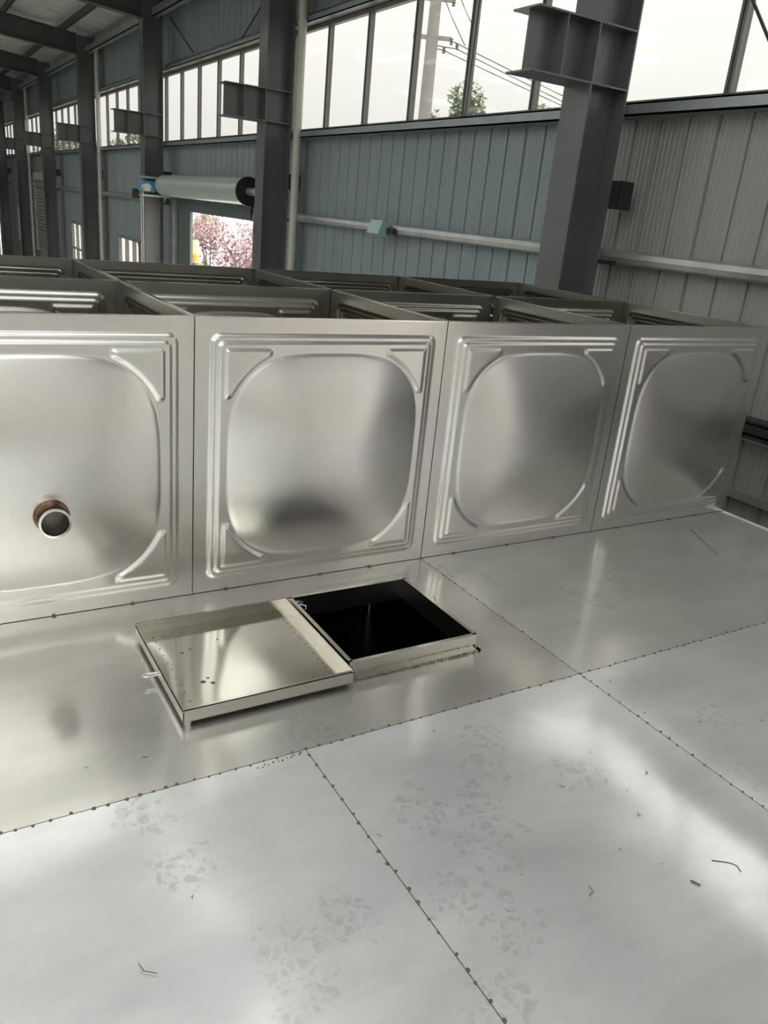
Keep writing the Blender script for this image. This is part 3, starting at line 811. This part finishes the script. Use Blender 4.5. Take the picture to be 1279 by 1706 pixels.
# ------------------------------------------------------------------ debris on the deck
def curl(name, pts, r, lab, cat, group=None):
    c = Vector((*pts[0], 0)); q = [(p[0]-c.x, p[1]-c.y, 0.007+r) for p in pts]
    o = MB().tube(q, r, 6).obj(name, 'shaving', loc=(c.x, c.y, 0), smooth=True); tag(o, lab, cat, group); return o
curl('metal_shaving', [(0.70, -1.745), (0.715, -1.755), (0.735, -1.77), (0.742, -1.783), (0.735, -1.80)], 0.0011, 'long hooked dark metal shaving lying on the deck near the right picture edge', 'shaving')
curl('metal_shaving', [(0.372, -1.672), (0.368, -1.690), (0.352, -1.694)], 0.0009, 'small hook-shaped metal shaving on the wide front deck sheet', 'shaving')
curl('metal_offcut', [(0.60, -1.765), (0.61, -1.785)], 0.0018, 'short thick dark wire offcut left of the long hooked shaving', 'offcut')
curl('wire_piece', [(2.54, -0.16), (2.40, -0.43)], 0.0014, 'long straight thin dark wire on the deck near the right end of the tank', 'wire')
curl('metal_shaving', [(-0.56, -1.44), (-0.555, -1.46), (-0.535, -1.475)], 0.0009, 'curled dark shaving alone on the lower left deck sheet', 'shaving')
G = 'tiny metal shavings scattered over the deck'
for (x, y) in ((1.15, -1.34), (1.03, -1.24), (1.35, -1.42), (1.05, -1.07), (1.4, -0.51), (1.32, -0.45), (0.36, -1.06), (0.16, -1.64), (-0.42, -1.33), (-0.54, -0.83), (-0.4, -0.85),
               (0.72, -1.32), (0.80, -1.45), (0.66, -1.55), (0.70, -1.48), (0.52, -1.62), (0.58, -1.70), (0.55, -1.40), (0.9, -0.08), (0.6, -0.10), (1.7, -0.50), (1.25, -0.72), (0.02, -1.35), (0.25, -1.58)):
    a = random.uniform(0, 6.28); L = random.uniform(0.003, 0.008)
    curl('metal_chip', [(x, y), (x+math.cos(a)*L, y+math.sin(a)*L), (x+math.cos(a+0.6)*L*1.7, y+math.sin(a+0.6)*L*1.7)], random.uniform(0.0006, 0.0011), 'tiny dark metal chip lying on the sheet metal deck', 'chip', G)

# ------------------------------------------------------------------ outside
up_ = thing('utility_pole', 'concrete utility pole with crossarms seen through the upper window', 'pole', (13.08, 19.40, GZ))
MB().tube([(0, 0, 0), (0.0, 0, 11.6)], [0.26, 0.15], 16).obj('pole_shaft', 'polecon', up_, smooth=True)
for z, s in ((9.50, 1.0), (10.45, 1.0)):
    MB().box(-0.55*s, -0.05, z-0.05, 0.55*s, 0.05, z+0.05, Matrix.Rotation(-0.57, 4, 'Z')).obj('crossarm', 'polecon', up_)
ins = MB().lathe([(0.02, 0), (0.06, 0.03), (0.02, 0.06), (0.07, 0.09), (0.02, 0.12), (0.06, 0.15), (0.02, 0.18)], 12).mesh('insulator', 'porcelain', True)
for (x, y, z) in ((0.45, -0.32, 9.35), (0.30, -0.2, 9.12), (0.62, -0.38, 9.25), (-0.4, 0.25, 9.58), (0.42, -0.28, 10.3)):
    inst('insulator', ins, up_, (x, y, z))
for k, (a, b, lab) in enumerate((((13.55, 19.1, 6.16), (16.2, 17.09, 5.19), 'uppermost power line running right from the pole'),
                ((13.38, 19.2, 5.90), (16.23, 17.06, 4.93), 'lowest power line running right from the pole'),
                ((13.69, 19.01, 5.97), (16.18, 17.11, 5.06), 'middle power line running right from the pole'))):
    a, b = Vector(a), Vector(b); d = b-a; q = [Vector((0, 0, 0))+d*t-Vector((0, 0, 0.25*math.sin(PI*t/4))) for t in (0, 0.5, 1, 1.5, 2, 3, 4)]
    tag(MB().tube([Vector((13.12, 19.38, a.z+0.05))-a]+q, 0.013, 6).obj('power_line', 'wire', loc=a), lab, 'cable')
for k, (dx, lab) in enumerate(((0.0, 'steep power line climbing from the pole, nearer the pole'), (0.35, 'steep power line climbing from the pole, farther right'))):
    tag(MB().tube([(0, 0, 0), (0.25, -0.16, -0.5), (0.62, -0.40, -1.15)], 0.013, 6).obj('power_line', 'wire', loc=(13.2+dx, 19.2, 7.2+dx)), lab, 'cable')

def foliage(name, blobs, n, size, mat, parent, seed):
    rnd = random.Random(seed); m = MB()
    tot = sum(b[3]**2 for b in blobs)
    for (cx, cy, cz, r) in blobs:
        for _ in range(int(n*r*r/tot)):
            d = Vector((rnd.gauss(0, 1), rnd.gauss(0, 1), rnd.gauss(0, 1))).normalized()*r*rnd.random()**0.45
            p = Vector((cx, cy, cz))+d
            u = Vector((rnd.gauss(0, 1), rnd.gauss(0, 1), rnd.gauss(0, 1))).normalized(); w = u.orthogonal().normalized()
            s = size*rnd.uniform(0.6, 1.3)
            m.quad(p-u*s-w*s*0.1, p+w*s*0.5, p+u*s, p-w*s*0.5)
    o = m.obj(name, mat, parent); tag(o, kind='stuff'); return o
def tree(name, lab, loc, h, spread, mat, nleaf, seed, size, tall=False, trunk_h=None):
    t = thing(name, lab, 'tree', loc); rnd = random.Random(seed)
    th = trunk_h if trunk_h else h*0.3
    m = MB().tube([(0, 0, -0.02), (0.03, 0.02, th*0.5), (0.0, 0.05, th)], [0.12, 0.09, 0.07], 10)
    blobs = []
    for k in range(9):
        a = 2*PI*k/9+rnd.random(); rr = spread*(0.35+0.6*rnd.random()); z = th+(h-th)*(0.25+0.6*rnd.random())
        if tall: rr *= 0.45
        e = Vector((math.cos(a)*rr, math.sin(a)*rr, z))
        m.tube([(0, 0.03, th*0.95), (e.x*0.45, e.y*0.45, th+(z-th)*0.5), tuple(e)], [0.06, 0.035, 0.015], 7)
        blobs.append((e.x, e.y, e.z, spread*(0.34+0.14*rnd.random())))
    blobs.append((0, 0, h-spread*0.35, spread*0.4))
    m.obj('trunk', 'bark', t, smooth=True)
    foliage('foliage', blobs, nleaf, size, mat, t, seed)
tree('plum_tree', 'purple-leaved plum tree with forking trunk outside the roller door, left', (8.35, 24.5, GZ), 4.1, 1.6, 'plum', 1700, 3, 0.085, trunk_h=1.5)
tree('plum_tree', 'purple-leaved plum tree outside the roller door, behind the right jamb', (10.4, 26.3, GZ), 4.0, 1.5, 'plum', 1400, 5, 0.085, trunk_h=1.6)
tree('poplar_tree', 'upright green treetop rising behind the window beside the utility pole', (16.36, 22.02, GZ), 9.0, 1.7, 'leaf', 6500, 8, 0.10, tall=True)
tree('poplar_tree', 'low green treetop right behind the utility pole shaft', (17.55, 26.0, GZ), 8.6, 0.9, 'leaf', 1200, 9, 0.10, tall=True)
tree('poplar_tree', 'small green treetop at the right of the upright tree by the pole', (18.2, 20.2, GZ), 8.5, 1.1, 'leaf', 2600, 10, 0.10, tall=True)
tree('garden_tree', 'lime green tree at the left edge of the roller door opening', (7.9, 26.8, GZ), 4.2, 0.9, 'lime', 2200, 12, 0.08)
for k, (x, y, h, lab) in enumerate(((9.5, 38, 7.2, 'green tree seen through the far high windows'), (10.5, 34.0, 6.6, 'green tree seen low in the windows above the fourth column'), (7.5, 45, 7.3, 'green tree at the far left windows'),
                                    )):
    tree('garden_tree', lab, (x, y, GZ), h, 1.6, 'leaf', 1500, 20+k, 0.13)
bo = thing('marker_post', 'pale yellow post with an orange band outside the roller door', 'post', (5.28, 16.48, GZ))
MB().tube([(0, 0, 0), (0, 0, 3.70)], 0.10, 16).obj('post', 'yellow', bo, smooth=True)
MB().tube([(0, 0, 3.24), (0, 0, 3.40)], 0.103, 16).obj('reflective_band', 'orange', bo, smooth=True)
MB().tube([(0, 0, 3.14), (0, 0, 3.22)], 0.103, 16).obj('reflective_band', 'wire', bo, smooth=True)
